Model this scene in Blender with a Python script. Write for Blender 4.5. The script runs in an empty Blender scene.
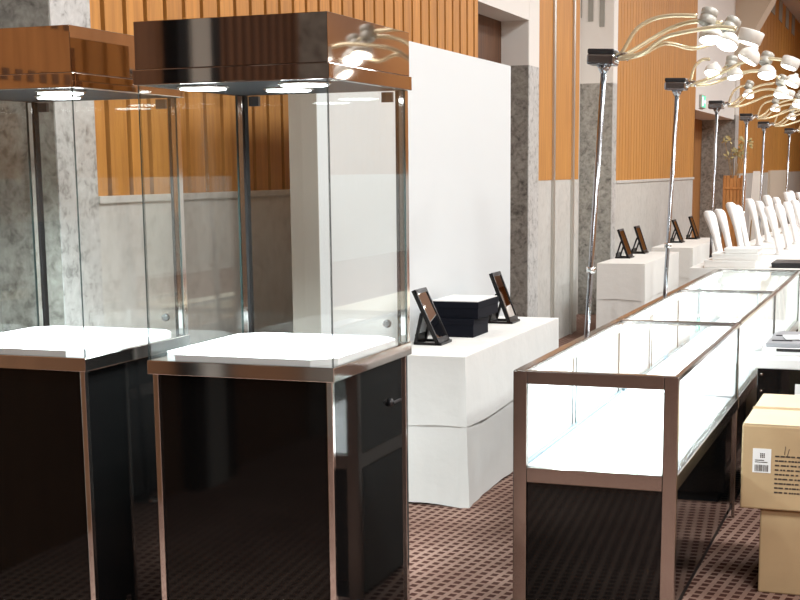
import bpy, bmesh, math, random
from mathutils import Vector, Matrix
random.seed(7)
scene = bpy.context.scene
col = scene.collection
PI = math.pi

# ------------------------------------------------------------------ helpers
def link(o): col.objects.link(o); return o

class MB:
    """collects shapes into one mesh; every face carries a material slot"""
    def __init__(s): s.bm = bmesh.new(); s.slot = 0
    def _mark(s, faces, slot=None):
        for f in faces: f.material_index = s.slot if slot is None else slot
    def box(s, x0, x1, y0, y1, z0, z1, bev=0.0, slot=None, seg=2):
        vs = [s.bm.verts.new((x, y, z)) for x in (x0, x1) for y in (y0, y1) for z in (z0, z1)]
        q = [(0,1,3,2),(4,6,7,5),(0,4,5,1),(2,3,7,6),(0,2,6,4),(1,5,7,3)]
        fs = [s.bm.faces.new([vs[i] for i in a]) for a in q]
        s._mark(fs, slot)
        if bev > 0:
            es = list({e for f in fs for e in f.edges})
            r = bmesh.ops.bevel(s.bm, geom=es, offset=bev, segments=seg, affect='EDGES', profile=.5, material=-1)
            s._mark(r['faces'], slot)
        return s
    def prism(s, pts, axis, a, b, slot=None, smooth=False):
        """extrude a closed outline along an axis (0 x, 1 y, 2 z)"""
        def mk(p, t):
            l = list(p); l.insert(axis, t); return s.bm.verts.new(l)
        A = [mk(p, a) for p in pts]; B = [mk(p, b) for p in pts]
        n = len(pts); fs = [s.bm.faces.new(A[::-1]), s.bm.faces.new(B)]
        sides = [s.bm.faces.new((A[i], A[(i+1) % n], B[(i+1) % n], B[i])) for i in range(n)]
        for f in sides: f.smooth = smooth
        s._mark(fs + sides, slot); return s
    def tube(s, pts, r, n=10, slot=None, caps=True):
        pts = [Vector(p) for p in pts]; m = len(pts)
        rr = r if isinstance(r, (list, tuple)) else [r]*m
        rings = []; up = None
        for i, p in enumerate(pts):
            t = (pts[min(i+1, m-1)] - pts[max(i-1, 0)]).normalized()
            if up is None: up = t.orthogonal().normalized()
            a = (up - t*up.dot(t)).normalized(); up = a; b = t.cross(a)
            rings.append([s.bm.verts.new(p + (a*math.cos(2*PI*k/n) + b*math.sin(2*PI*k/n))*rr[i]) for k in range(n)])
        fs = []
        for i in range(m-1):
            for k in range(n):
                f = s.bm.faces.new((rings[i][k], rings[i][(k+1) % n], rings[i+1][(k+1) % n], rings[i+1][k])); f.smooth = True; fs.append(f)
        if caps:
            fs.append(s.bm.faces.new(rings[0][::-1])); fs.append(s.bm.faces.new(rings[-1]))
        s._mark(fs, slot); return s
    def lathe(s, prof, c=(0,0,0), n=24, slot=None, rot=None, sharp=False):
        c = Vector(c); rings = []
        for (r, z) in prof:
            ring = []
            for k in range(n):
                v = Vector((r*math.cos(2*PI*k/n), r*math.sin(2*PI*k/n), z))
                if rot is not None: v = rot @ v
                ring.append(s.bm.verts.new(v + c))
            rings.append(ring)
        fs = []
        for i in range(len(rings)-1):
            for k in range(n):
                f = s.bm.faces.new((rings[i][k], rings[i][(k+1) % n], rings[i+1][(k+1) % n], rings[i+1][k])); f.smooth = not sharp; fs.append(f)
        fs.append(s.bm.faces.new(rings[0][::-1])); fs.append(s.bm.faces.new(rings[-1]))
        s._mark(fs, slot); return s
    def quad(s, pts, slot=None):
        f = s.bm.faces.new([s.bm.verts.new(p) for p in pts]); s._mark([f], slot); return s
    def build(s, name, mats, parent=None, kind=None):
        if not isinstance(mats, (list, tuple)): mats = [mats]
        bmesh.ops.recalc_face_normals(s.bm, faces=s.bm.faces)
        me = bpy.data.meshes.new(name); s.bm.to_mesh(me); s.bm.free()
        for m in mats: me.materials.append(m)
        o = bpy.data.objects.new(name, me); link(o)
        if parent is not None: o.parent = parent
        if kind: o['kind'] = kind
        return o

def thing(name, label, cat, loc=(0,0,0), rz=0, group=None):
    o = bpy.data.objects.new(name, None); link(o); o.location = loc; o.rotation_euler = (0,0,rz)
    o.empty_display_size = .1
    o['label'] = label; o['category'] = cat
    if group: o['group'] = group
    return o
def tag(o, label, cat, group=None):
    o['label'] = label; o['category'] = cat
    if group: o['group'] = group
    return o
def copy_tree(o, parent=None):
    c = o.copy(); link(c)
    if parent is not None: c.parent = parent
    for ch in [x for x in col.objects if x.parent == o]: copy_tree(ch, c)
    return c
def struct(name, mb, mats): return mb.build(name, mats, None, 'structure')
def bez(pts, n=16):
    """smooth Catmull-Rom through the points"""
    P = [Vector(p) for p in pts]; P = [2*P[0]-P[1]] + P + [2*P[-1]-P[-2]]; out = []
    for i in range(1, len(P)-2):
        for k in range(n):
            t = k/n; a, b, c, d = P[i-1], P[i], P[i+1], P[i+2]
            out.append(.5*((2*b) + (c-a)*t + (2*a-5*b+4*c-d)*t*t + (3*b-a-3*c+d)*t**3))
    out.append(P[-2]); return out

# ------------------------------------------------------------------ materials
def nodes(name):
    m = bpy.data.materials.new(name); m.use_nodes = True
    nt = m.node_tree; return m, nt, nt.nodes['Principled BSDF']
def simple(name, c, rough=.5, metal=0.0, noise=0.0, scale=20, bump=0.0, spec=.5, coat=0):
    m, nt, b = nodes(name)
    b.inputs['Roughness'].default_value = rough; b.inputs['Metallic'].default_value = metal
    b.inputs['Specular IOR Level'].default_value = spec; b.inputs['Coat Weight'].default_value = coat
    b.inputs['Coat Roughness'].default_value = .04
    b.inputs['Base Color'].default_value = (*c, 1)
    if noise or bump:
        tc = nt.nodes.new('ShaderNodeTexCoord'); n = nt.nodes.new('ShaderNodeTexNoise')
        n.inputs['Scale'].default_value = scale; n.inputs['Detail'].default_value = 5
        nt.links.new(tc.outputs['Object'], n.inputs['Vector'])
        if noise:
            r = nt.nodes.new('ShaderNodeValToRGB')
            r.color_ramp.elements[0].position = .3; r.color_ramp.elements[1].position = .7
            r.color_ramp.elements[0].color = (*[v*(1-noise) for v in c], 1)
            r.color_ramp.elements[1].color = (*[min(1, v*(1+noise)) for v in c], 1)
            nt.links.new(n.outputs['Fac'], r.inputs['Fac']); nt.links.new(r.outputs['Color'], b.inputs['Base Color'])
        if bump:
            bp = nt.nodes.new('ShaderNodeBump'); bp.inputs['Strength'].default_value = bump; bp.inputs['Distance'].default_value = .02
            nt.links.new(n.outputs['Fac'], bp.inputs['Height']); nt.links.new(bp.outputs['Normal'], b.inputs['Normal'])
    return m
def emit(name, c, s):
    m, nt, b = nodes(name)
    b.inputs['Base Color'].default_value = (*c, 1); b.inputs['Emission Color'].default_value = (*c, 1)
    b.inputs['Emission Strength'].default_value = s; return m
def glass(name, tint=(.987,.996,.993), refl=.72):
    m, nt, b = nodes(name); nt.nodes.remove(b)
    out = nt.nodes['Material Output']
    tr = nt.nodes.new('ShaderNodeBsdfTransparent'); tr.inputs['Color'].default_value = (*tint, 1)
    gl = nt.nodes.new('ShaderNodeBsdfGlossy'); gl.inputs['Roughness'].default_value = 0.01
    gl.inputs['Color'].default_value = (.95,1,.99,1)
    lw = nt.nodes.new('ShaderNodeLayerWeight'); lw.inputs['Blend'].default_value = .5
    p = nt.nodes.new('ShaderNodeMath'); p.operation = 'POWER'; p.inputs[1].default_value = 4.0
    a = nt.nodes.new('ShaderNodeMath'); a.operation = 'MULTIPLY_ADD'; a.inputs[1].default_value = .75*refl; a.inputs[2].default_value = .035*refl
    mx = nt.nodes.new('ShaderNodeMixShader')
    nt.links.new(lw.outputs['Facing'], p.inputs[0]); nt.links.new(p.outputs[0], a.inputs[0])
    nt.links.new(a.outputs[0], mx.inputs['Fac']); nt.links.new(tr.outputs[0], mx.inputs[1]); nt.links.new(gl.outputs[0], mx.inputs[2])
    nt.links.new(mx.outputs[0], out.inputs['Surface']); return m
def wood(name, c0, c1, rough=.55, sc=(6,6,.35), island=.18):
    m, nt, b = nodes(name); b.inputs['Roughness'].default_value = rough; b.inputs['Specular IOR Level'].default_value = .3
    tc = nt.nodes.new('ShaderNodeTexCoord'); mp = nt.nodes.new('ShaderNodeMapping'); mp.inputs['Scale'].default_value = sc
    n = nt.nodes.new('ShaderNodeTexNoise'); n.inputs['Scale'].default_value = 6; n.inputs['Detail'].default_value = 7; n.inputs['Distortion'].default_value = .6
    r = nt.nodes.new('ShaderNodeValToRGB'); r.color_ramp.elements[0].position = .3; r.color_ramp.elements[1].position = .72
    r.color_ramp.elements[0].color = (*c0, 1); r.color_ramp.elements[1].color = (*c1, 1)
    g = nt.nodes.new('ShaderNodeNewGeometry'); hs = nt.nodes.new('ShaderNodeHueSaturation')
    ma = nt.nodes.new('ShaderNodeMath'); ma.operation = 'MULTIPLY_ADD'; ma.inputs[1].default_value = island; ma.inputs[2].default_value = 1-island/2
    nt.links.new(tc.outputs['Object'], mp.inputs['Vector']); nt.links.new(mp.outputs['Vector'], n.inputs['Vector'])
    nt.links.new(n.outputs['Fac'], r.inputs['Fac']); nt.links.new(r.outputs['Color'], hs.inputs['Color'])
    nt.links.new(g.outputs['Random Per Island'], ma.inputs[0]); nt.links.new(ma.outputs[0], hs.inputs['Value'])
    nt.links.new(hs.outputs['Color'], b.inputs['Base Color']); return m
def marble(name, cols, scale=5, rough=.3):
    m, nt, b = nodes(name); b.inputs['Roughness'].default_value = rough
    tc = nt.nodes.new('ShaderNodeTexCoord'); n = nt.nodes.new('ShaderNodeTexNoise')
    n.inputs['Scale'].default_value = scale; n.inputs['Detail'].default_value = 9; n.inputs['Roughness'].default_value = .68; n.inputs['Distortion'].default_value = 1.0
    v = nt.nodes.new('ShaderNodeTexNoise'); v.inputs['Scale'].default_value = scale*3.3; v.inputs['Detail'].default_value = 6; v.inputs['Distortion'].default_value = .6
    mix = nt.nodes.new('ShaderNodeMix'); mix.inputs['Factor'].default_value = .45
    r = nt.nodes.new('ShaderNodeValToRGB'); e = r.color_ramp.elements
    e[0].position = .34; e[0].color = (*cols[0], 1); e[1].position = .66; e[1].color = (*cols[2], 1)
    k = e.new(.48); k.color = (*cols[1], 1)
    nt.links.new(tc.outputs['Object'], n.inputs['Vector']); nt.links.new(tc.outputs['Object'], v.inputs['Vector'])
    nt.links.new(n.outputs['Fac'], mix.inputs[2]); nt.links.new(v.outputs['Fac'], mix.inputs[3])
    nt.links.new(mix.outputs[0], r.inputs['Fac']); nt.links.new(r.outputs['Color'], b.inputs['Base Color']); return m
def carpet():
    m, nt, b = nodes('carpet'); b.inputs['Roughness'].default_value = .95; b.inputs['Specular IOR Level'].default_value = .1
    N = nt.nodes.new; L = nt.links.new
    tc = N('ShaderNodeTexCoord'); mp = N('ShaderNodeMapping'); mp.inputs['Rotation'].default_value = (0,0,math.radians(5.5))
    L(tc.outputs['Object'], mp.inputs['Vector'])
    sx = N('ShaderNodeSeparateXYZ'); L(mp.outputs['Vector'], sx.inputs[0])
    def M(op, a, bv=None, c=None):
        n = N('ShaderNodeMath'); n.operation = op
        for i, v in enumerate((a, bv, c)):
            if v is None: continue
            if isinstance(v, (int, float)): n.inputs[i].default_value = v
            else: L(v, n.inputs[i])
        return n.outputs[0]
    u = M('DIVIDE', sx.outputs['X'], .045); row = M('FLOOR', u); fu = M('FRACT', u)
    off = M('MULTIPLY', M('MODULO', row, 2.0), .0)
    w = M('ADD', M('DIVIDE', sx.outputs['Y'], .050), off); fw = M('FRACT', w)
    du = M('ABSOLUTE', M('SUBTRACT', fu, .5)); dw = M('ABSOLUTE', M('SUBTRACT', fw, .5))
    dash = M('MULTIPLY', M('LESS_THAN', du, .29), M('LESS_THAN', dw, .33))
    nz = N('ShaderNodeTexNoise'); nz.inputs['Scale'].default_value = 3; nz.inputs['Detail'].default_value = 4; L(tc.outputs['Object'], nz.inputs['Vector'])
    nf = N('ShaderNodeTexNoise'); nf.inputs['Scale'].default_value = 260; L(tc.outputs['Object'], nf.inputs['Vector'])
    r = N('ShaderNodeValToRGB'); r.color_ramp.elements[0].color = (.25,.155,.12,1); r.color_ramp.elements[1].color = (.37,.245,.195,1)
    r.color_ramp.elements[0].position = .3; r.color_ramp.elements[1].position = .7
    L(nz.outputs['Fac'], r.inputs['Fac'])
    mx = N('ShaderNodeMix'); mx.data_type = 'RGBA'; L(dash, mx.inputs['Factor']); L(r.outputs['Color'], mx.inputs[6])
    mx.inputs[7].default_value = (.075,.030,.022,1)
    L(mx.outputs[2], b.inputs['Base Color'])
    bp = N('ShaderNodeBump'); bp.inputs['Strength'].default_value = .4; bp.inputs['Distance'].default_value = .004
    L(nf.outputs['Fac'], bp.inputs['Height']); L(bp.outputs['Normal'], b.inputs['Normal'])
    return m

M_wood  = wood('oak_slats', (.44,.185,.040), (.62,.285,.062))
M_woodB = wood('oak_slats_far', (.44,.19,.042), (.58,.275,.062), island=.10)
M_woodD = wood('dark_wood', (.075,.035,.018), (.15,.07,.035))
M_woodR = wood('hall_wood', (.30,.125,.035), (.42,.19,.055))
M_woodK = wood('brown_panel', (.10,.048,.024), (.16,.08,.04))
M_gap   = simple('slat_gap', (.045,.016,.006), .8)
M_marbG = marble('grey_marble', ((.10,.095,.085), (.30,.29,.26), (.46,.45,.41)), 9)
M_marbL = marble('pale_marble', ((.20,.20,.19), (.56,.565,.55), (.70,.705,.69)), 10)
M_cream = marble('cream_stone', ((.50,.495,.46), (.61,.605,.57), (.68,.675,.64)), 5, .35)
M_plast = simple('white_plaster', (.80,.78,.74), .8)
M_plastG= simple('grey_grille', (.33,.33,.30), .7)
M_beige = simple('beige_plaster', (.66,.56,.44), .8)
M_ceil  = simple('ceiling_white', (.70,.68,.65), .9)
M_carpet= carpet()
M_steel = simple('brushed_strip', (.62,.60,.55), .35, .8)
M_chrome= simple('chrome', (.72,.71,.70), .08, 1)
M_pole  = simple('pole_chrome', (.40,.42,.45), .2, 1)
M_mirr  = simple('bronze_mirror', (.52,.46,.42), .04, 1)
M_bronze= simple('bronze_frame', (.42,.385,.36), .2, 1)
M_black = simple('black_gloss', (.004,.004,.004), .05, spec=.32)
M_inner = simple('dark_lining', (.010,.012,.014), .5, spec=.15)
M_deck  = simple('white_deck', (.92,.94,.94), .5)
M_panel = simple('grey_laminate', (.075,.075,.072), .3)
M_track = simple('track_grey', (.12,.19,.22), .35, .5)
M_door  = simple('white_door', (.82,.87,.88), .35)
M_glass = glass('clear_glass')
M_edge  = simple('glass_edge', (.012,.026,.025), .3, spec=.3)
M_led   = emit('led_lens', (.93,.98,1.0), 14)
M_strip = emit('led_strip', (.90,.97,1.0), 9)
M_lens  = emit('spot_lens', (1.0,.98,.93), 7)
M_cloth = simple('white_cloth', (.82,.81,.77), .85, bump=.6, scale=4)
M_part  = simple('partition_white', (.70,.735,.745), .55)
M_partShade = simple('partition_end_shade', (.52,.49,.43), .7)  # darker tone for the unlit end of the white board
M_velv  = simple('navy_black_card', (.004,.005,.010), .7, spec=.15)
M_paper = simple('white_paper', (.85,.85,.83), .6)
M_frame = simple('black_frame', (.009,.008,.008), .35, spec=.3)
M_mirror= simple('silvered_mirror', (.88,.86,.84), .02, 1)
M_arm   = simple('champagne_arm', (.86,.76,.52), .22, .55)
M_head  = simple('cream_enamel', (.76,.74,.68), .4)
M_headG = simple('pale_grey_metal', (.46,.45,.40), .45, .2)
M_bust  = simple('white_leatherette', (.86,.86,.85), .5, bump=.06, scale=90)
M_box   = simple('white_tray', (.84,.83,.80), .6)
M_card  = simple('cardboard', (.50,.35,.19), .8, noise=.06, scale=7, bump=.05)
M_cardT = simple('cardboard_flap', (.64,.51,.34), .8, noise=.05, scale=5)
M_ink   = simple('black_ink', (.05,.035,.025), .7)
M_tape  = simple('packing_tape', (.52,.38,.20), .2)
M_dark  = simple('dark_plastic', (.02,.02,.022), .35)
M_seal  = simple('black_seal', (.006,.006,.006), .8, spec=.1)
M_grey  = simple('grey_plastic', (.33,.34,.36), .35)
M_green = emit('exit_green', (.10,.55,.32), 1.2)
M_signw = emit('exit_white', (.85,1,.92), 1.6)
M_planter = wood('planter_wood', (.40,.16,.045), (.55,.25,.08), sc=(5,5,1))
M_dry   = simple('dried_leaf', (.42,.36,.17), .8, noise=.2, scale=12)
M_stem  = simple('dried_stem', (.34,.22,.10), .8)

# ------------------------------------------------------------------ the setting
XW = -3.02                                   # face of the left wall
ZW = 1.45                                    # top of the stone wainscot
CH = 5.2                                     # ceiling height
YB, YE = -6.0, 42.0
XR = 6.5
b = MB(); b.box(-4.2, XR+.3, YB-.3, YE+.3, -.12, 0); struct('floor', b, M_carpet)
b = MB(); b.box(-4.2, XR+.3, YB-.3, YE+.3, CH, CH+.12); struct('ceiling', b, M_ceil)

def slat_panel(y0, y1, z0, z1, pitch, gap, mat, phase=0.0):
    """vertical boards with dark shadow gaps; the backing board is behind"""
    m = MB(); m.box(XW-.10, XW-.022, y0, y1, z0, z1, slot=1)
    y = y0 - phase*pitch
    while y < y1:
        a, c = max(y + gap/2, y0), min(y + pitch - gap/2, y1)
        if c - a > .01: m.box(XW-.03, XW, a, c, z0, z1, slot=0)
        y += pitch
    return m
PITCH = .162
# slat panel over stone wainscot, left of the white partition
struct('wall_left', slat_panel(4.69, 9.74, ZW, CH, PITCH, .032, M_wood, .42), [M_wood, M_gap])
b = MB(); b.box(XW-.10, XW-.004, 4.69, 9.74, 0, ZW); b.box(XW-.02, XW+.012, 4.69, 9.74, ZW-.03, ZW, .004); struct('wall_left', b, M_cream)
# wall of the alcove beside the left cabinet: stone next to the pier, orange wood with inlaid squares, then dark brown panels
b = MB(); b.box(-3.42, -3.30, 3.25, 4.42, 0, CH); struct('wall_left', b, M_marbG)
b = MB(); b.box(-3.42, -3.30, 1.75, 3.25, 1.35, CH, slot=0); b.box(-3.42, -3.30, 1.75, 3.25, 0, 1.35, slot=1)
for k in range(17):
    y = 3.2 - k*.085
    for z in (1.92, 2.14): b.box(-3.302, -3.296, y-.022, y+.022, z-.022, z+.022, slot=1)
struct('wall_left', b, [M_woodR, M_woodK])
b = MB(); b.box(-3.42, -3.30, YB, 1.75, 0, CH, slot=0)
for k in range(9): b.box(-3.302, -3.29, .62-k*.10, .65-k*.10, 1.4, CH, slot=1)
struct('wall_left', b, [M_woodK, M_gap])
b = MB(); b.box(-3.32, -3.20, .98, 1.16, 0, CH); struct('wall_left', b, M_plastG)
b = MB(); b.box(-3.32, -3.22, 1.16, 1.26, 0, CH); b.box(-3.32, -3.22, .84, .98, 0, CH); struct('trim_2', b, M_inner)
b = MB(); b.box(-3.32, -3.02, -1.3, -.25, 0, CH); struct('wall_left', b, M_marbG)
# marble pier: grey jamb towards the camera, pale front
b = MB(); b.box(-3.45, XW-.0, 4.42, 4.46, 0, CH, slot=0); b.box(XW-.3, XW+.004, 4.425, 4.69, 0, CH, slot=1)
struct('wall_left', b, [M_marbG, M_marbL])
# alcove with the dark door behind the partition
b = MB(); b.box(-3.36, -3.255, 9.74, 11.14, 0, 2.74, slot=1)
b.box(-3.36, XW, 9.74, 11.14, 2.74, CH, slot=0)
struct('wall_left', b, [M_plast, M_woodD])
# pier at the end of this alcove
b = MB()
b.box(-3.36, XW-.006, 11.14, 11.18, 0, 2.385, slot=1); b.box(-3.36, XW-.006, 11.14, 11.18, 2.385, CH, slot=0)
b.box(-3.36, XW, 11.145, 11.47, 0, 2.385, slot=2); b.box(-3.36, XW, 11.145, 11.47, 2.385, CH, slot=0)
struct('wall_left', b, [M_plast, M_marbG, M_marbL])
# wooden pilaster with two pale metal strips
b = MB(); b.box(-3.4, XW, 11.47, 12.95, ZW, CH, slot=0); b.box(-3.4, XW-.004, 11.47, 12.95, 0, ZW, slot=1)
struct('wall_left', b, [M_woodB, M_cream])
b = MB(); b.box(XW-.01, XW+.018, 11.93, 11.985, 0, CH); b.box(XW-.01, XW+.018, 12.66, 12.715, 0, CH); struct('trim_1', b, M_steel)
# second alcove with grilled upper wall
b = MB(); b.box(-3.47, -3.37, 12.95, 14.49, 0, CH)
struct('wall_left', b, M_plast)
b = MB(); YJ = 14.49
b.box(-3.47, XW-.006, YJ, YJ+.04, 0, 2.43, slot=1); b.box(-3.47, XW-.006, YJ, YJ+.04, 2.43, CH, slot=0)
b.box(-3.47, XW, YJ+.005, 14.70, 0, 2.43, slot=2); b.box(-3.47, XW, YJ+.005, 14.70, 2.43, CH, slot=0)
for xc, zb in ((-3.385, 3.10), (-3.265, 3.06), (-3.145, 3.0)): b.box(xc-.025, xc+.025, YJ-.012, YJ+.01, zb, zb+1.3, slot=3)
struct('wall_left', b, [M_plast, M_marbG, M_marbL, M_plastG])
# far slat panel and its wainscot
struct('wall_left', slat_panel(14.70, 20.2, ZW-.03, CH, PITCH, .012, M_woodB), [M_woodB, M_gap])
b = MB(); b.box(XW-.10, XW-.004, 14.70, 20.2, 0, ZW-.03); b.box(XW-.02, XW+.012, 14.70, 20.2, ZW-.06, ZW-.03, .004); struct('wall_left', b, M_cream)
# third alcove: dark door, grey marble jamb, white head and flared corbel
b = MB(); b.box(-3.75, -3.60, 20.2, 24.9, 0, 2.38, slot=1); b.box(-3.75, XW-.03, 20.2, 24.9, 2.38, CH, slot=0)
b.box(-3.7, XW, 20.16, 20.2, 0, 2.38, slot=1)
struct('wall_left', b, [M_plast, M_woodR])
b = MB(); YJ = 24.9
b.box(-3.7, XW-.006, YJ, YJ+.04, 0, 2.46, slot=1); b.box(-3.7, XW-.006, YJ, YJ+.04, 2.46, CH, slot=0)
b.box(-3.7, XW, YJ+.005, 25.35, 0, 2.46, slot=2); b.box(-3.7, XW, YJ+.005, 25.35, 2.46, CH, slot=0)
struct('wall_left', b, [M_plast, M_marbG, M_marbL])
b = MB(); b.prism([(-3.6,CH), (-3.6,3.3), (XW,3.35), (-2.46,4.35), (-2.2,CH)], 1, 24.7, 25.34); struct('wall_left', b, M_beige)
# farthest panel
struct('wall_left', slat_panel(25.35, YE, ZW, CH, .62, .03, M_woodB), [M_woodB, M_gap])
b = MB(); b.box(XW-.10, XW-.004, 25.35, YE, 0, ZW); struct('wall_left', b, M_cream)
b = MB(); b.box(XW-.05, XW+.05, 30.8, 34.8, 0, ZW+.04); struct('wall_left', b, M_beige)
b = MB()
for k in range(6):
    y = 27.0 + k*1.65; b.box(XW-.02, XW+.012, y, y+.75, 4.75, CH)
struct('wall_left', b, M_plastG)
# rest of the hall
def long_wall(name, x0, x1, y0, y1, axis):
    m = MB()
    if axis == 'y':
        m.box(x0, x1, y0, y1, 0, CH, slot=1)
        y = y0
        while y < y1 - .05:
            m.box(x0-.03, x0+.01, y+.012, min(y+.30, y1), 0, CH, slot=0); y += .31
    else:
        m.box(x0, x1, y0, y1, 0, CH, slot=1); x = x0
        while x < x1 - .05:
            m.box(x+.012, min(x+.30, x1), y1-.01, y1+.03, 0, CH, slot=0); x += .31
    return m
struct('wall_right', long_wall('wall_right', XR, XR+.15, YB, YE, 'y'), [M_woodR, M_gap])
b = MB(); b.box(XR-.05, XR+.05, YB, YE, 0, 1.5); struct('wall_right', b, M_cream)
struct('wall_back', long_wall('wall_back', -4.0, XR, YB-.15, YB, 'x'), [M_woodD, M_gap])
b = MB(); b.box(-4.0, XR, YE, YE+.15, 0, CH); struct('wall_front', b, M_woodB)

# ------------------------------------------------------------------ exit sign in the far alcove
t = thing('exit_sign', 'small green lit exit sign at the head of the far doorway', 'sign', (-3.03, 20.95, 2.42))
b = MB(); b.box(-.018, .018, -.20, .20, 0, .19, .006); b.build('housing', M_headG, t)
b = MB(); b.box(.017, .021, -.185, .185, .012, .178); f = b.build('sign_face', M_green, t)
b = MB(); b.box(.021, .023, -.15, -.06, .03, .16); b.box(.021, .023, -.02, .13, .085, .105); b.prism([(.10,.06),(.16,.095),(.10,.13)], 0, .021, .023)
b.build('pictogram', M_signw, f)
b = MB(); b.box(-.020, -.012, -.06, .06, .05, .14); b.build('wall_bracket', M_headG, t)

# ------------------------------------------------------------------ white partition board
t = thing('partition_board', 'tall white partition board standing behind the nearest cloth-covered table', 'partition', (-2.375, 5.38, 0))
b = MB(); b.box(-.13, 0, 0, 2.96, .02, 2.168, .002); b.build('board', M_part, t)
b = MB(); b.box(-.13, -.0, -.004, -.0005, .02, 2.166); b.build('end_shade_strip', M_partShade, t)  # thin strip paints shade onto the end face turned from the light
b = MB()
for y in (.25, 2.6): b.box(-.16, .0, y, y+.10, 0, .022)
b.build('foot', M_steel, t)

# ------------------------------------------------------------------ tall showcases
def glass_sheet(mb, x0, x1, y0, y1, z0, z1):
    """thin sheet: broad faces clear, edges green"""
    dims = (x1-x0, y1-y0, z1-z0); ax = dims.index(min(dims))
    vs = [mb.bm.verts.new((x, y, z)) for x in (x0, x1) for y in (y0, y1) for z in (z0, z1)]
    q = [((0,1,3,2),0),((4,6,7,5),0),((0,4,5,1),1),((2,3,7,6),1),((0,2,6,4),2),((1,5,7,3),2)]
    for idx, n in q:
        f = mb.bm.faces.new([vs[i] for i in idx]); f.material_index = 0 if n == ax else 1
def tower(label, loc):
    W, Dp, ZT, ZH, ZL, ZR, ZD = .60, .64, 1.96, 1.826, 1.783, .949, .99
    t = thing('display_tower', label, 'display case', loc)       # origin: front right corner on the floor
    i = .02
    b = MB(); b.box(-W+i, -i, i, Dp-i, .05, ZR, .002); base = b.build('base_cabinet', M_black, t)
    b = MB(); b.box(-W+i+.02, -i-.02, i+.02, Dp-i-.02, 0, .05); b.build('plinth', M_inner, t)
    for (x, y) in ((-W+i, i), (-i, i), (-i, Dp-i), (-W+i, Dp-i)):
        b = MB(); b.box(x-.009, x+.009, y-.009, y+.009, .0, ZR, .002); b.build('corner_trim', M_chrome, t)
    b = MB(); b.box(-W, 0, 0, Dp, ZR, ZD, .0015); b.build('rim', M_chrome, t)
    c = .06; x0, x1, y0, y1 = -W+.022, -.022, .022, Dp-.03
    b = MB(); b.prism([(x0+c,y0),(x1-c,y0),(x1,y0+c),(x1,y1-c),(x1-c,y1),(x0+c,y1),(x0,y1-c),(x0,y0+c)], 2, ZD, ZD+.018); b.build('deck', M_deck, t)
    g = .006
    for nm, a in (('front_glass', (-W+.004, -.004, .004, .004+g)), ('side_glass', (-.004-g, -.004, .004+g, Dp-.03)), ('side_glass', (-W+.004, -W+.004+g, .004+g, Dp-.03)), ('rear_glass_door', (-W+.03, -.03, Dp-.02, Dp-.02+g))):
        b = MB(); glass_sheet(b, *a, ZD, ZL); pnl = b.build(nm, [M_glass, M_edge], t)
        if nm == 'rear_glass_door':
            for hx in (-W+.05, -.085):
                b = MB(); b.box(hx, hx+.035, Dp-.026, Dp-.010, ZL-.035, ZL-.004); b.build('hinge', M_dark, pnl)
            b = MB(); b.lathe([(.012,0),(.014,.006),(.010,.02)], (-.07, Dp-.03, ZD+.06), 14, rot=Matrix.Rotation(PI/2, 3, 'X')); b.build('lock', M_dark, pnl)
    for x in (-W+.004, -.028):
        b = MB(); b.box(x, x+.024, Dp-.028, Dp-.002, ZD, ZL, .002); rp = b.build('rear_post', M_chrome, t)
        xi = x+.0242 if x < -.3 else x-.0092
        b = MB(); b.box(xi, xi+.009, Dp-.030, Dp-.004, ZD+.001, ZL-.001); b.build('seal_strip', M_seal, rp)
    b = MB(); e = .006; k = .012
    for q in ((-W-e, e, -e, k), (-W-e, e, Dp-k, Dp+e), (-W-e, -W+k, k, Dp-k), (-k, e, k, Dp-k)): b.box(*q, ZL, ZH, .0025, None, 3)
    lip = b.build('canopy_lip', M_mirr, t)
    b = MB(); b.box(-W, 0, 0, Dp, ZH+.0005, ZT, .0015); b.build('canopy', M_mirr, t)
    b = MB(); b.box(-W+.013, -.013, .013, Dp-.013, ZL+.001, ZH+.001); b.build('canopy_underside', M_inner, t)
    for (x, y) in ((-.464, .15), (-.134, .14), (-.28, .345)):
        b = MB(); b.lathe([(.076,0),(.076,-.004),(.070,-.007)], (x, y, ZL+.001), 32); lp = b.build('downlight', M_chrome, t)
        b = MB(); b.lathe([(.067,0),(.067,-.002)], (x, y, ZL-.0065), 32); b.build('lens', M_led, lp)
    # side access door of the base with its lock
    b = MB(); b.box(-i-.001, -i+.001, i+.008, Dp-i-.008, .055, .94); d = b.build('access_door', M_black, t)
    b = MB(); b.lathe([(.013,0),(.013,.008),(.009,.014)], (-i+.001, Dp-.16, .815), 16, rot=Matrix.Rotation(PI/2, 3, 'Y')); b.box(-i+.010, -i+.020, Dp-.165, Dp-.095, .811, .819, .002)
    b.build('lock', M_dark, d)
    return t
TX, TY = -1.507, 3.495
tower('tall glass display tower with its right side seen, beside the table with black boxes', (TX, TY, 0))
tower('tall glass display tower cut off by the photo edge, before the marble pier', (-2.31, 3.48, 0))

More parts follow.
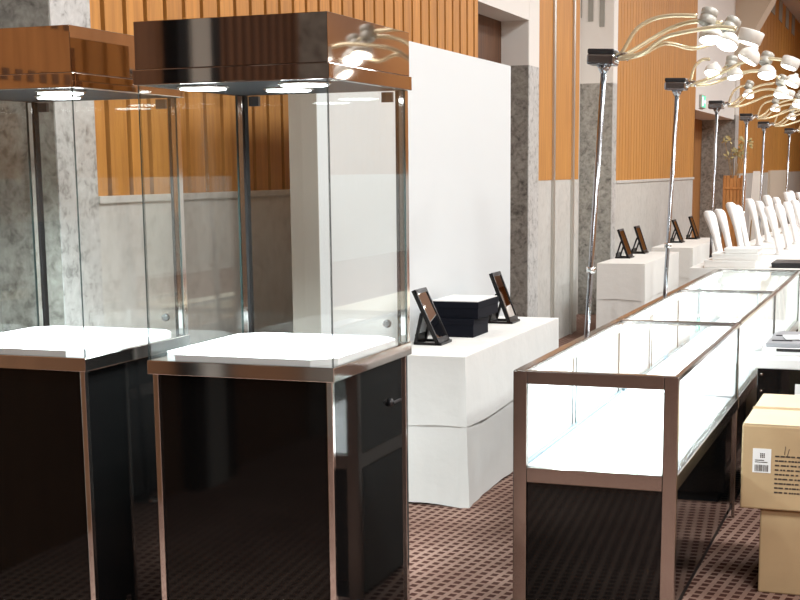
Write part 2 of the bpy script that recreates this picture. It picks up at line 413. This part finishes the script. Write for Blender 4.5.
# ------------------------------------------------------------------ low showcase run
def counter(label, loc, L, first):
    W, ZT, ZG, ZR, ZB = .553, .87, .825, .540, .488
    t = thing('showcase_counter', label, 'display counter', loc, group='low glass showcase counters')      # origin: near right corner on the floor
    p = .047
    b = MB(); b.box(-W+.012, -.012, .012, L-.004, .07, ZB, .002); b.build('base_cabinet', M_black, t)
    b = MB(); b.box(-W+.04, -.035, .04, L-.004, 0, .07); b.build('plinth', M_inner, t)
    for x in ((-W, -p) if first else (-W+.004, -.016)):
        b = MB(); b.box(x, x+(p if first else .012), 0, .03 if first else .012, 0, ZT-(0 if first else .02), .0025); b.build('front_post', M_bronze, t)
    if not first: p, ZG = .004, ZT-.018
    b = MB(); b.box(-W+.002, -W+.016, L-.022, L-.006, 0, ZT-.02, .002); b.build('rear_post', M_door, t)
    b = MB(); b.box(-.014, -.001, L-.016, L-.003, 0, ZT-.015, .002); b.build('rear_post', M_bronze, t)
    b = MB(); b.box(-W+.004, -W+.0125, .05, L-.024, .02, ZB-.004, .001); b.build('staff_side_panel', M_panel, t)
    b = MB(); b.box(-W+.031, -W+.044, .04, L-.03, ZR, ZR+.012, .001); b.build('door_track', M_track, t)
    ry = .03 if first else .012
    for nm, a in (('top_rail', (-W+p, -p, 0, ry, ZG, ZT)), ('bottom_rail', (-W+p, -p, 0, ry, ZB, ZR)), ('top_rail', (-W, -W+.035, .03, L, ZT-.03, ZT)),
                  ('top_rail', (-.018, 0, .03, L, ZT-.018, ZT)), ('top_rail', (-W+.035, -.018, L-.022, L-.002, ZT-.018, ZT)),
                  ('bottom_rail', (-.03, 0, .03, L-.022, ZB, ZR)), ('bottom_rail', (-W, -W+.03, .03, L-.022, ZB, ZR))):
        b = MB(); b.box(*a, .0025); b.build(nm, M_bronze, t)
    b = MB(); b.box(-W+.03, -.03, .03, L-.004, ZB, ZR); b.build('deck', M_deck, t)
    g = .005
    b = MB(); glass_sheet(b, -W+.03, -.012, .028, L-.02, ZT-.012, ZT-.012+g); b.build('top_glass', [M_glass, M_edge], t)
    if first:
        b = MB(); glass_sheet(b, -W+p, -p, .012, .012+g, ZR, ZG); b.build('front_glass', [M_glass, M_edge], t)
    b = MB(); glass_sheet(b, -.010, -.010+g, .03, L-.022, ZR, ZT-.018); b.build('side_glass', [M_glass, M_edge], t)
    h = (L-.08)/2
    for k, (y0, dx) in enumerate(((.03, 0), (.03+h-.02, .012))):
        b = MB(); b.box(-W+.008+dx, -W+.014+dx, y0, y0+h+.02, ZR, ZT-.03); dr = b.build('sliding_door', M_door, t)
        b = MB(); b.box(-W+.005+dx, -W+.0079+dx, y0, y0+h+.02, ZR, ZT-.03); b.build('outer_face', M_panel, dr)
        b = MB(); b.box(-W+.014+dx, -W+.018+dx, y0+.001, y0+.010, ZR, ZT-.03); b.build('edge_strip', M_edge, dr)
    b = MB(); b.box(-W+.036, -W+.052, .06, L-.05, ZT-.036, ZT-.022); b.build('light_strip', M_strip, t)
    return t
CX = -.69
YS = (4.404, 6.07, 7.72, 9.37)
for k, lab in enumerate(('nearest glass-topped showcase counter, bronze frame end facing us, white lit deck',
                         'middle unit of the glass-topped showcase run, behind the cardboard cartons',
                         'far unit of the glass-topped showcase run, next to the white busts')):
    counter(lab, (CX, YS[k], 0), YS[k+1]-YS[k], k == 0)

# ------------------------------------------------------------------ cloth-covered tables
def cloth_table(label, loc, L, W, H, group=None, hem=.375, seed=1, mat=None):
    """origin: near aisle corner on the floor; the table runs away (+y) and towards the wall (-x)"""
    mat = mat or M_cloth
    rnd = random.Random(seed)
    t = thing('cloth_covered_table', label, 'table', loc, group=group)
    def skirt(mb, zt, zb, out0, out1, wav, n=26):
        # perimeter walk with soft folds that open towards the bottom
        per = []
        for k in range(n): per.append((-W + W*k/n, 0, 0, -1))
        for k in range(n*2): per.append((0, L*k/(n*2), 1, 0))
        for k in range(n): per.append((-W*k/n, L, 0, 1))
        for k in range(n*2): per.append((-W, L - L*k/(n*2), -1, 0))
        m = len(per); ph = [rnd.uniform(0, 6.28) for _ in range(4)]
        rows = []
        for j in range(7):
            f = j/6; z = zt + (zb-zt)*f; ring = []
            for i, (x, y, nx, ny) in enumerate(per):
                s = i/m*2*PI
                w = wav*f*(.6*math.sin(9*s+ph[0]) + .5*math.sin(17*s+ph[1]) + .35*math.sin(31*s+ph[2]))
                o = out0 + (out1-out0)*f + w
                # corners flare
                dc = min(abs(x)+abs(y), abs(x+W)+abs(y), abs(x)+abs(y-L), abs(x+W)+abs(y-L))
                o += .012*f*math.exp(-(dc/.06)**2)*(zb < .1)
                px, py = x+nx*o, y+ny*o
                ring.append(mb.bm.verts.new((px, py, z + (.006*math.sin(5*s+ph[3]) if j == 6 else 0))))
            rows.append(ring)
        fs = []
        for j in range(6):
            for i in range(m):
                f = mb.bm.faces.new((rows[j][i], rows[j][(i+1) % m], rows[j+1][(i+1) % m], rows[j+1][i])); f.smooth = True
        for j in range(6):
            for i in (0, n, 3*n, 4*n):
                e = mb.bm.edges.get((rows[j][i], rows[j+1][i]))
                if e: e.smooth = False
        return rows
    b = MB(); rows = skirt(b, H, hem, .002, .010, .001)
    b.bm.faces.new(rows[0][::-1])
    for i in range(len(rows[0])): b.bm.edges.get((rows[0][i], rows[0][(i+1) % len(rows[0])])).smooth = False
    b.build('top_cloth', mat, t)
    b = MB(); skirt(b, H-.01, .005, -.004, .008, .004); b.build('skirt', mat, t)
    for x in (-W+.05, -.05):
        for y in (.08, L-.08):
            b = MB(); b.tube([(x,y,0),(x,y,H-.012)], .014, 8); b.build('leg', M_steel, t)
    return t
G = 'white cloth-covered tables along the wall'
cloth_table('white cloth-covered table by the partition, holding two black boxes', (-1.885, 5.87, 0), 1.76, .44, .70, G, seed=3)
cloth_table('white cloth-covered table against the far wainscot, behind the nearer lamp pole', (-2.25, 12.27, 0), 1.9, .43, .70, G, seed=5)
cloth_table('farthest white cloth-covered table beside the dark doorway', (-2.22, 14.9, 0), 2.3, .44, .70, G, seed=8)

# ------------------------------------------------------------------ table mirrors on easels
def table_mirror(label, loc, Wd=.18, back=.12, H=.26):
    """origin: near lower front corner; the mirror face looks towards +x and leans back to -x"""
    t = thing('table_mirror', label, 'mirror', loc, group='black-framed table mirrors')
    th = math.atan2(back, H); Ln = math.hypot(back, H)
    ex, ez = Vector((-math.sin(th), 0, math.cos(th))), Vector((math.cos(th), 0, math.sin(th)))   # up the panel, out of the panel
    def slab(mb, u0, u1, y0, y1, w0, w1, slot=None):
        P = []
        for u in (u0, u1):
            for y in (y0, y1):
                for w in (w0, w1): P.append(mb.bm.verts.new(ex*u + ez*w + Vector((0, y, 0))))
        for idx in [(0,1,3,2),(4,6,7,5),(0,4,5,1),(2,3,7,6),(0,2,6,4),(1,5,7,3)]:
            mb.bm.faces.new([P[i] for i in idx])
    f = .012
    b = MB(); slab(b, 0, Ln, 0, Wd, -.020, -.006); slab(b, 0, f+.012, 0, Wd, -.006, 0); slab(b, Ln-f-.01, Ln, 0, Wd, -.006, 0); slab(b, 0, Ln, 0, f, -.006, 0); slab(b, 0, Ln, Wd-f, Wd, -.006, 0)
    for v in b.bm.verts: v.co.z += .014
    b.build('frame', M_frame, t)
    b = MB(); slab(b, f+.012, Ln-f-.01, f, Wd-f, -.0055, -.004)
    for v in b.bm.verts: v.co.z += .014
    b.build('mirror_glass', M_mirror, t)
    b = MB(); b.box(-.125, .004, .0, .018, 0, .012, .002); b.box(-.125, .004, Wd-.018, Wd, 0, .012, .002); b.box(-.018, .012, 0, Wd, 0, .013, .002); b.box(-.132, -.115, 0, Wd, 0, .012, .002)
    b.build('base', M_frame, t)
    a = ex*(Ln*.58) + ez*(-.018)
    b = MB()
    for y in (0.0, Wd-.016):
        q = [(-.131, y, .006), (-.118, y, .006), (a.x+.006, y, a.z+.016), (a.x-.010, y, a.z+.016)]
        A = [b.bm.verts.new(p) for p in q]; B = [b.bm.verts.new((p[0], p[1]+.016, p[2])) for p in q]
        b.bm.faces.new(A); b.bm.faces.new(B[::-1])
        for i in range(4): b.bm.faces.new((A[i], A[(i+1) % 4], B[(i+1) % 4], B[i]))
    b.box(-.1285, -.1205, .014, Wd-.014, .006, .05)
    b.build('easel_strut', M_frame, t)
    return t
table_mirror('black-framed table mirror in front of the stacked black boxes, next to the tower', (-2.132, 6.235, .70), .165, .122, .255)
table_mirror('black-framed table mirror at the far end of the table with black boxes', (-2.062, 7.245, .70), .16, .105, .266)
table_mirror('nearer of the two table mirrors on the table behind the lamp pole', (-2.535, 13.0, .70), .22, .10, .262)
table_mirror('farther of the two table mirrors on the table behind the lamp pole', (-2.53, 13.75, .70), .22, .09, .262)
table_mirror('slim table mirror half behind the second lamp pole on the farthest table', (-2.50, 15.9, .70), .20, .10, .25)
table_mirror('table mirror at the doorway end of the farthest table', (-2.45, 16.75, .70), .22, .09, .26)

# ------------------------------------------------------------------ two black boxes
def lidded_box(name, label, loc, w, d, h, lidh, lid_mat, rz=0):
    t = thing(name, label, 'box', loc, rz)
    b = MB(); b.box(-w, 0, 0, d, 0, h-.004, .002); b.build('body', M_velv, t)
    b = MB(); b.box(-w-.003, .003, -.003, d+.003, h-lidh, h, .002); b.build('lid', lid_mat, t)
    return t
lidded_box('storage_box', 'black box under the other on the white table between two mirrors', (-2.068, 6.585, .70), .20, .26, .094, .03, M_velv)
t = lidded_box('storage_box', 'black box with a white paper sheet on top, stacked on another', (-2.048, 6.60, .794), .255, .36, .085, .033, M_velv)
b = MB(); b.box(-.25, -.004, .004, .355, .0851, .089); o = b.build('paper_sheet', M_paper); o.location = (-2.048, 6.60, .794)
tag(o, 'white paper sheet lying on the stacked black boxes', 'paper')

# ------------------------------------------------------------------ arm lamps on poles
def head(parent, c, s=1.0, tilt=(0,0), can=True):
    """can transformer above a domed shade with a lit lens"""
    R = Matrix.Rotation(tilt[0], 3, 'X') @ Matrix.Rotation(tilt[1], 3, 'Y')
    c = Vector(c)
    b = MB()
    b.lathe([(.052*s,-.040*s),(.054*s,-.030*s),(.050*s,-.008*s),(.036*s,.012*s),(.018*s,.022*s),(.012*s,.036*s)], c, 24, rot=R); b.build('shade', M_head, parent)
    b = MB(); b.lathe([(.049*s,-.0405*s),(.040*s,-.047*s),(.015*s,-.050*s)], c, 24, rot=R); b.build('lens', M_lens, parent)
    if can:
        b = MB(); cc = c + R @ Vector((-.012*s, .0, .070*s))
        b.lathe([(.034*s,-.036*s),(.038*s,-.032*s),(.038*s,-.004*s),(.035*s,-.002*s),(.035*s,.004*s),(.038*s,.006*s),(.038*s,.032*s),(.033*s,.036*s)], cc, 20, rot=R @ Matrix.Rotation(.25, 3, 'Y')); b.build('ballast_can', M_headG, parent)
def drum(parent, c, s=1.0, tilt=(0,0)):
    R = Matrix.Rotation(tilt[0], 3, 'X') @ Matrix.Rotation(tilt[1], 3, 'Y'); c = Vector(c)
    b = MB(); b.lathe([(.050*s,-.030*s),(.056*s,-.026*s),(.060*s,.026*s),(.056*s,.030*s),(.050*s,.022*s)], c, 28, rot=R); b.build('drum_shade', M_head, parent)
    b = MB(); b.lathe([(.048*s,-.031*s),(.02*s,-.036*s)], c, 24, rot=R); b.build('lens', M_lens, parent)
def arm_lamp(label, loc, arms, heads, group='clustered arm lamps on poles', ztop=1.975, tilt=0.0, sh=0.0):
    """origin: foot of the pole. arms: list of paths; heads: per arm list of (kind, centre, scale, tilt)"""
    t = thing('arm_lamp', label, 'lamp', loc, group=group); t.rotation_euler = (0, tilt, 0)
    fx = lambda c: (c[0]-sh if c[0] > .1 else c[0]-sh*(c[0]-.05)/.05 if c[0] > .05 else c[0], c[1], c[2]+tilt*c[0])
    arms = [[fx(p) for p in a] for a in arms]; heads = [[(k, fx(c), s*(.80 if k == 'drum' else .86), (tl[0]-.42, tl[1])) for k, c, s, tl in h] for h in heads]
    b = MB(); b.lathe([(.010,.0),(.075,.0),(.075,.006),(.03,.012),(.012,.02)], (0,0,0), 28); b.build('base_plate', M_chrome, t)
    b = MB(); b.tube([(0,0,.012),(0,0,.86)], .0115, 14); b.build('lower_pole', M_dark, t)
    b = MB(); b.tube([(0,0,.86),(0,0,1.0),(.0,0,ztop-.02)], .0112, 16); b.build('pole', M_pole, t)
    b = MB(); b.lathe([(.019,-.012),(.019,.012)], (0,0,1.13), 16); b.lathe([(.006,0),(.009,.02)], (0,-.015,1.13), 10, rot=Matrix.Rotation(PI/2, 3, 'X')); b.build('collar', M_chrome, t)
    b = MB(); b.box(-.062, .05, -.05, .05, ztop-.030, ztop+.012, .008); b.lathe([(.014,0),(.03,.03)], (0,0,ztop-.06), 16); jb = b.build('junction_box', M_pole, t)
    b = MB(); b.box(-.060, .048, -.05, .05, ztop+.011, ztop+.032, .006); b.build('cap', M_dark, jb)
    b = MB(); b.tube(bez([(.045,0,ztop-.008),(.075,.0,ztop+.012),(.10,0,ztop-.002)], 5), .013, 10); b.build('socket', M_chrome, jb)
    for a, hs in zip(arms, heads):
        pts = bez(a, 9); n = len(pts)
        b = MB(); b.tube(pts, .0085, 8)
        am = b.build('arm', M_arm, t)
        for kind, c, s, tl in hs:
            (head if kind != 'drum' else drum)(am, c, s, tl, **({'can': kind == 'can'} if kind != 'drum' else {}))
    return t
# the nearest lamp
arms1 = [[(.09,0,1.978),(.131,.0,1.992),(.177,.01,2.074),(.234,.02,2.112),(.311,.02,2.124),(.412,.02,2.119)],
         [(.09,0,1.975),(.147,.01,1.984),(.247,.05,2.048),(.312,.06,2.083),(.400,.06,2.102),(.505,.06,2.092)],
         [(.09,0,1.970),(.139,-.01,1.972),(.217,-.03,1.982),(.294,-.05,2.031),(.370,-.06,2.050),(.500,-.06,2.064),(.575,-.06,2.055)],
         [(.09,0,1.967),(.150,-.01,1.966),(.218,-.02,1.980),(.302,-.01,2.017),(.409,.03,1.997),(.52,.08,2.03),(.612,.10,2.012)]]
heads1 = [[('can', (.468,.02,2.057), 1.0, (.1,-.1))], [('can', (.535,.06,2.032), .95, (-.1,.15))], [('drum', (.630,-.06,2.022), 1.0, (.35,.25))], [('plain', (.622,.10,1.976), .95, (.3,.5))]]
arm_lamp('nearest chrome lamp pole, behind the near showcase counter, arms of cream spotlights', (-1.294, 5.54, 0), arms1, heads1, tilt=.052, sh=.061)
arms2 = [[(.085,0,1.975),(.092,0,1.990),(.114,.0,2.058),(.149,.0,2.092),(.190,.0,2.095)],
         [(.085,0,1.972),(.167,.02,1.991),(.241,.03,2.029),(.290,.03,2.075)],
         [(.085,0,1.968),(.192,-.02,1.991),(.296,-.04,2.037),(.365,-.05,2.069),(.480,-.05,2.082),(.56,-.05,2.075)],
         [(.085,0,1.965),(.20,.04,1.972),(.33,.06,2.02),(.45,.07,2.03),(.545,.07,1.99)]]
heads2 = [[('plain', (.215,0,2.050), 1.0, (0,.1))], [('can', (.315,.03,2.030), .9, (.2,-.2))], [('can', (.489,-.05,2.028), 1.0, (0,0)), ('drum', (.600,-.05,2.056), 1.0, (.2,.3))], [('plain', (.615,.06,1.985), .9, (.2,.4)), ('can', (.556,.09,1.930), .85, (.1,.1))]]
arm_lamp('second chrome lamp pole along the showcase counters, arms of cream spotlights', (-1.280, 7.42, 0), arms2, heads2, ztop=1.972, tilt=.038, sh=.03)
arms3 = [[(.085,0,1.975),(.112,0,2.06),(.150,0,2.10),(.20,.0,2.115)],
         [(.085,0,1.97),(.14,.02,2.0),(.20,.03,2.06),(.30,.03,2.11),(.42,.03,2.13)],
         [(.085,0,1.965),(.16,-.03,1.98),(.25,-.05,2.05),(.36,-.05,2.08),(.47,-.05,2.07)],
         [(.085,0,1.963),(.17,.05,1.965),(.27,.07,2.0),(.38,.07,2.04),(.55,.06,2.04)]]
heads3 = [[('can', (.235,0,2.065), .95, (0,.1))], [('can', (.47,.03,2.10), .9, (.2,-.1))], [('drum', (.53,-.05,2.04), 1.0, (.2,.2))], [('can', (.60,.06,1.985), .9, (.1,.3))]]
for k, (x, y, z, lab) in enumerate(((-1.50, 10.93, 2.016, 'third chrome lamp pole, first behind the row of white busts'),
                                    (-1.50, 12.93, 1.99, 'fourth chrome lamp pole, second behind the row of white busts'),
                                    (-1.50, 14.45, 1.965, 'fifth chrome lamp pole, third behind the row of white busts'),
                                    (-1.50, 17.40, 1.975, 'farthest chrome lamp pole, last behind the row of white busts'))):
    dz = z - 1.975
    A = [[(p[0]*(1+.06*k), p[1], p[2]+dz) for p in a] for a in arms3]
    Hh = [[(kd, (c[0]*(1+.06*k), c[1], c[2]+dz), s, (tl[0]+.1*k, tl[1])) for kd, c, s, tl in h] for h in heads3]
    arm_lamp(lab, (x, y, 0), A, Hh, ztop=z, tilt=.015)

# ------------------------------------------------------------------ white-draped display run with necklace busts
cloth_table('long white-draped display table carrying the row of necklace busts', (-.62, 9.42, 0), 9.6, .80, .87, seed=11, hem=.40)
def bust_mesh(mb, H):
    prof = [(0,.012,.060,.040),(.012,.012,.060,.040),(.022,.010,.050,.026),(.10,-.008,.056,.023),(.20,-.032,.066,.026),(.27,-.052,.070,.033),(.32,-.070,.056,.040),(.35,-.080,.044,.042),(.372,-.088,.038,.036),(.385,-.092,.022,.020)]
    n = 18; rings = []; k = H/.385
    for z, dx, hy, hx in prof:
        rings.append([mb.bm.verts.new((dx + hx*math.cos(2*PI*i/n), hy*math.sin(2*PI*i/n), z*k)) for i in range(n)])
    for j in range(len(rings)-1):
        for i in range(n):
            f = mb.bm.faces.new((rings[j][i], rings[j][(i+1) % n], rings[j+1][(i+1) % n], rings[j+1][i])); f.smooth = True
    mb.bm.faces.new(rings[0][::-1]); mb.bm.faces.new(rings[-1])
def make_bust(H):
    b = MB(); bust_mesh(b, H); return b.build('necklace_bust', M_bust)
protoS, protoT = make_bust(.37), make_bust(.405)
used = set()
ords = ['first', 'second', 'third', 'fourth', 'fifth', 'sixth', 'seventh', 'eighth', 'ninth', 'tenth', 'eleventh', 'twelfth']
rowA = [9.9, 10.36, 10.92, 11.5, 12.3, 12.95, 13.9, 14.7, 15.8, 16.6, 17.6, 18.5]
for k, y in enumerate(rowA):
    p = protoS if k % 2 == 0 else protoT
    if k in (2, 4, 6, 8): p = protoT
    if k in (1, 3, 5, 7): p = protoS
    o = p if p.name not in used else p.copy()
    if p.name in used: link(o)
    else: used.add(p.name)
    o.location = (-1.27 + .012*((k*7) % 3 - 1), y, .871); o.rotation_euler = (0, 0, .06*((k*5) % 3 - 1))
    tag(o, '%s white necklace bust from the near end of the long row on the draped table' % ords[k] if k else 'nearest white necklace bust, at the near left corner of the draped table', 'jewellery bust', 'white necklace busts')
rowB = [11.0, 11.8, 12.6, 13.4, 14.3, 15.3, 16.4]
for k, y in enumerate(rowB):
    o = protoS.copy(); link(o); o.location = (-.98, y, .871); o.rotation_euler = (0, 0, .05*((k*3) % 3 - 1))
    tag(o, '%s white necklace bust of the inner row, right of the long row' % ords[k], 'jewellery bust', 'white necklace busts')
# stacked white trays and a black tray at the near end of that table
def tray(label, loc, w, d, h, mat=M_box):
    b = MB(); b.box(-w/2, w/2, -d/2, d/2, 0, h-.012, .004); b.box(-w/2-.004, w/2+.004, -d/2-.004, d/2+.004, h-.014, h, .003)
    o = b.build('jewellery_tray', mat); o.location = loc
    return tag(o, label, 'tray', 'jewellery trays on the draped table')
tray('wide white jewellery tray under two others beside the nearest bust', (-1.16, 9.62, .871), .34, .30, .05)
tray('white jewellery tray in the middle of the stack beside the nearest bust', (-1.13, 9.62, .9215), .30, .26, .045)
tray('small white jewellery tray topping the stack beside the nearest bust', (-1.09, 9.60, .967), .22, .22, .035)
tray('black jewellery tray lying at the near end of the draped table', (-.76, 9.70, .871), .26, .36, .035, M_dark)

# ------------------------------------------------------------------ wooden planter and pale stand near the doorway
t = thing('wooden_planter', 'tall square wooden planter of dried stems near the dark doorway', 'planter', (-2.13, 17.6, 0))
b = MB(); wv = .105
for k in range(6):
    x = -wv + k*.042
    for y in (-wv, wv): b.box(x-.019, x+.019, y-.009, y+.009, 0, 1.42 + .03*(k % 2), .003)
for k in range(6):
    y = -wv + k*.042
    for x in (-wv-.006, wv+.006): b.box(x-.008, x+.008, y-.017, y+.017, 0, 1.42 + .03*((k+1) % 2), .003)
b.build('slatted_body', M_planter, t)
for z0, z1 in ((1.28, 1.31), (.03, .09)):
    b = MB(); b.box(-wv-.018, wv+.018, -wv-.018, wv+.018, z0, z1, .004); b.build('band', M_planter, t)
b = MB()
rn = random.Random(4); tips = []
for k in range(14):
    a, r = rn.uniform(0, 6.28), rn.uniform(.05, .20); h = rn.uniform(1.62, 1.90)
    tip = Vector((r*math.cos(a), r*math.sin(a), h)); tips.append(tip)
    b.tube(bez([(.02*math.cos(a), .02*math.sin(a), 1.2), (tip.x*.35, tip.y*.35, 1.45), tip], 5), .004, 5)
b.build('stems', M_stem, t)
b = MB()
for tip in tips:
    for q in range(7):
        d = Vector((rn.uniform(-1,1), rn.uniform(-1,1), rn.uniform(-.6,1))).normalized(); s = d.orthogonal().normalized()*.018
        c = tip + d*.02; e = tip + d*rn.uniform(.06,.11)
        n_ = d.cross(s).normalized()*.003
        v = [b.bm.verts.new(p) for p in (c, (c+e)/2+s+n_, e, (c+e)/2-s+n_)]
        b.bm.faces.new((v[0], v[1], v[2])); b.bm.faces.new((v[0], v[2], v[3]))
b.build('dried_leaves', M_dry, t)['kind'] = 'stuff'
t = thing('easel_board', 'pale narrow easel board standing right of the wooden planter', 'easel', (-1.93, 18.3, 0))
b = MB(); b.prism([(-.10,.55),(.10,.55),(.035,1.5),(-.05,1.5)], 1, -.01, .01); b.build('board', M_cloth, t)
for sx in (-1, 1):
    b = MB(); b.tube([(sx*.10, -.02, 0), (sx*.02, .012, 1.48)], .011, 8); b.build('leg', M_stem, t)
b = MB(); b.tube([(0, .28, 0), (0, .02, 1.3)], .011, 8); b.build('rear_leg', M_stem, t)

# ------------------------------------------------------------------ cardboard cartons
def carton(label, loc, w, d, h, rz=0, marked=False):
    t = thing('cardboard_carton', label, 'cardboard box', loc, rz)       # origin: near left corner
    b = MB(); b.box(0, w, 0, d, 0, h, .006); b.build('box_body', M_card, t)
    b = MB(); b.box(.003, w-.003, .003, d/2-.0015, h, h+.004, .001); b.box(.003, w-.003, d/2+.0015, d-.003, h, h+.004, .001); b.build('top_flap', M_cardT, t)
    b = MB(); b.box(.0, w, d/2-.025, d/2+.025, h+.0042, h+.005); b.build('tape', M_tape, t)
    if marked:
        b = MB(); b.box(.040, .104, -.0015, .0, .135, .223); lab = b.build('shipping_label', M_paper, t)
        b = MB(); rn = random.Random(9); x = .048
        while x < .096:
            wv = rn.choice((.0012, .002, .003)); b.box(x, min(x+wv, .097), -.0021, -.0015, .140, .164); x += wv + rn.choice((.0014, .0022))
        for z in (.172, .179): b.box(.048, .092 - (z > .175)*.012, -.0021, -.0015, z, z+.003)
        for k in range(9):
            b.box(.066+(k % 3)*.006, .070+(k % 3)*.006, -.0021, -.0015, .190+(k//3)*.006, .1945+(k//3)*.006)
        b.build('barcode', M_ink, lab)
        b = MB()
        for row in range(9):
            z = .195 - row*.0165; x = .118; end = .118 + (.20 if row not in (2, 8) else .11)
            while x < end:
                wv = rn.uniform(.006, .018); b.box(x, x+wv, -.0012, .0005, z, z+.0055); x += wv + rn.choice((.002, .003, .006))
        b.tube([(.150,-.0004,.205),(.153,-.0004,.235)], .0012, 5); b.tube([(.160,-.0004,.20),(.166,-.0004,.226)], .0012, 5)
        b.build('printed_text', M_ink, t)
    return t
carton('lower plain brown cardboard carton on the carpet, under another', (-.477, 4.984, 0), .62, .55, .312)
carton('upper brown cardboard carton with white barcode label and printed lines', (-.547, 4.960, .3175), .66, .70, .308, marked=True)

# ------------------------------------------------------------------ black cabinet with white top and things on it
t = thing('service_cabinet', 'black service cabinet with white top behind the cartons', 'cabinet', (-.645, 6.30, 0))
b = MB(); b.box(.008, .95, .008, .80, .05, .640, .004); b.build('body', M_black, t)
b = MB(); b.box(.04, .92, .04, .77, 0, .05); b.build('plinth', M_inner, t)
b = MB(); b.box(0, .96, 0, .81, .640, .688, .006); b.build('worktop', M_paper, t)
b = MB(); b.box(.50, .95, .004, .0078, .10, .60, .001); b.build('door', M_black, t)
b = MB()
for z in (.615, .54): b.lathe([(.006,0),(.005,.010)], (.028, .008, z), 12, rot=Matrix.Rotation(PI/2, 3, 'X'))
b.build('knob', M_chrome, t)
b = MB(); b.box(.175, .32, .0025, .0055, .52, .575); b.build('notice_sheet', M_paper, t)
t = thing('document_scanner', 'grey-lidded flat white scanner on the black service cabinet', 'scanner', (-.625, 6.40, .688))
b = MB(); b.box(0, .50, 0, .52, 0, .035, .006); b.build('body', M_paper, t)
b = MB(); b.box(.06, .50, -.006, .0, .020, .034, .001); b.build('slot', M_dark, t)
b = MB(); b.box(.01, .49, .02, .51, .035, .056, .006); lid = b.build('lid', M_grey, t)
for q in ((.03, .12, .10, .115), (.03, .10, .30, .315)):
    b = MB(); b.box(*q, .056, .060); b.build('lid_vent', M_dark, lid)
for k, (x, y, w, d, r) in enumerate(((-.44, 6.62, .22, .15, .2), (-.36, 6.72, .24, .16, -.15))):
    b = MB(); b.box(-w/2, w/2, -d/2, d/2, 0, .004); o = b.build('paper_sheet', M_paper); o.location = (x, y, .7485 + .0045*k); o.rotation_euler = (0,0,r)
    tag(o, ['white paper sheet on the scanner lid, lower of two', 'white paper sheet on the scanner lid, upper of two'][k], 'paper', 'papers on the scanner')
# cream-clothed table beyond the cabinet
M_cream_cloth = simple('cream_cloth', (.76,.68,.54), .85, bump=.1, scale=4)
cloth_table('cream cloth-covered table behind the service cabinet and scanner', (.35, 7.75, 0), 1.5, .82, .70, seed=21, mat=M_cream_cloth)

# ------------------------------------------------------------------ lights
def area(name, loc, sx, sy, p, c=(.95,.985,1), rot=(0,0,0), spread=None):
    l = bpy.data.lights.new(name, 'AREA'); l.shape = 'RECTANGLE'; l.size = sx; l.size_y = sy; l.energy = p; l.color = c
    if spread: l.spread = spread
    o = bpy.data.objects.new(name, l); link(o); o.location = loc; o.rotation_euler = rot; return o
K = 1.0
for y in (-3, 1.5, 6, 10.5, 15, 20, 26, 33):
    for x in (1.3, 4.6):
        area('ceiling_light', (x, y, CH-.03), 1.3, 1.3, 185*K)
for (x, y) in ((TX, TY), (-2.31, 3.48)):
    for dx, dy in ((-.464,.15), (-.134,.14), (-.28,.345)):
        area('cabinet_light', (x+dx, y+dy, 1.772), .09, .09, 14.0, (.86,.96,1), spread=2.4)
for k in range(3):
    area('counter_light', (CX-.545+.08, (YS[k]+YS[k+1])/2, .842), .03, 1.45, 17, (.82,.95,1), (0, -.35, 0))

w = bpy.data.worlds.new('World'); scene.world = w; w.use_nodes = True
w.node_tree.nodes['Background'].inputs['Color'].default_value = (.9,.92,1,1); w.node_tree.nodes['Background'].inputs['Strength'].default_value = .15

# ------------------------------------------------------------------ camera
yaw, pitch, roll, fpx = .35857, .16461, -.010461, 1369.9
fw = Vector((-math.sin(yaw)*math.cos(pitch), math.cos(yaw)*math.cos(pitch), -math.sin(pitch)))
r = Vector((math.cos(yaw), math.sin(yaw), 0)); u = r.cross(fw)
r2 = r*math.cos(roll) + u*math.sin(roll); u2 = -r*math.sin(roll) + u*math.cos(roll)
cd = bpy.data.cameras.new('camera'); cam = bpy.data.objects.new('camera', cd); link(cam)
cam.matrix_world = Matrix(((r2.x,u2.x,-fw.x,0),(r2.y,u2.y,-fw.y,0),(r2.z,u2.z,-fw.z,1.53),(0,0,0,1)))
cd.sensor_width = 36; cd.lens = 36*fpx/800; cd.shift_x = 0; cd.shift_y = 100/800; cd.clip_end = 200; cd.clip_start = .05
scene.camera = cam
scene.cycles.transparent_max_bounces = 40; scene.cycles.max_bounces = 10; scene.cycles.glossy_bounces = 6
scene.cycles.sample_clamp_indirect = 6
scene.cycles.caustics_reflective = False; scene.cycles.caustics_refractive = False
vs = scene.view_settings; vs.view_transform = 'Standard'; vs.look = 'None'; vs.gamma = 1; vs.use_curve_mapping = False; vs.exposure = 0.0
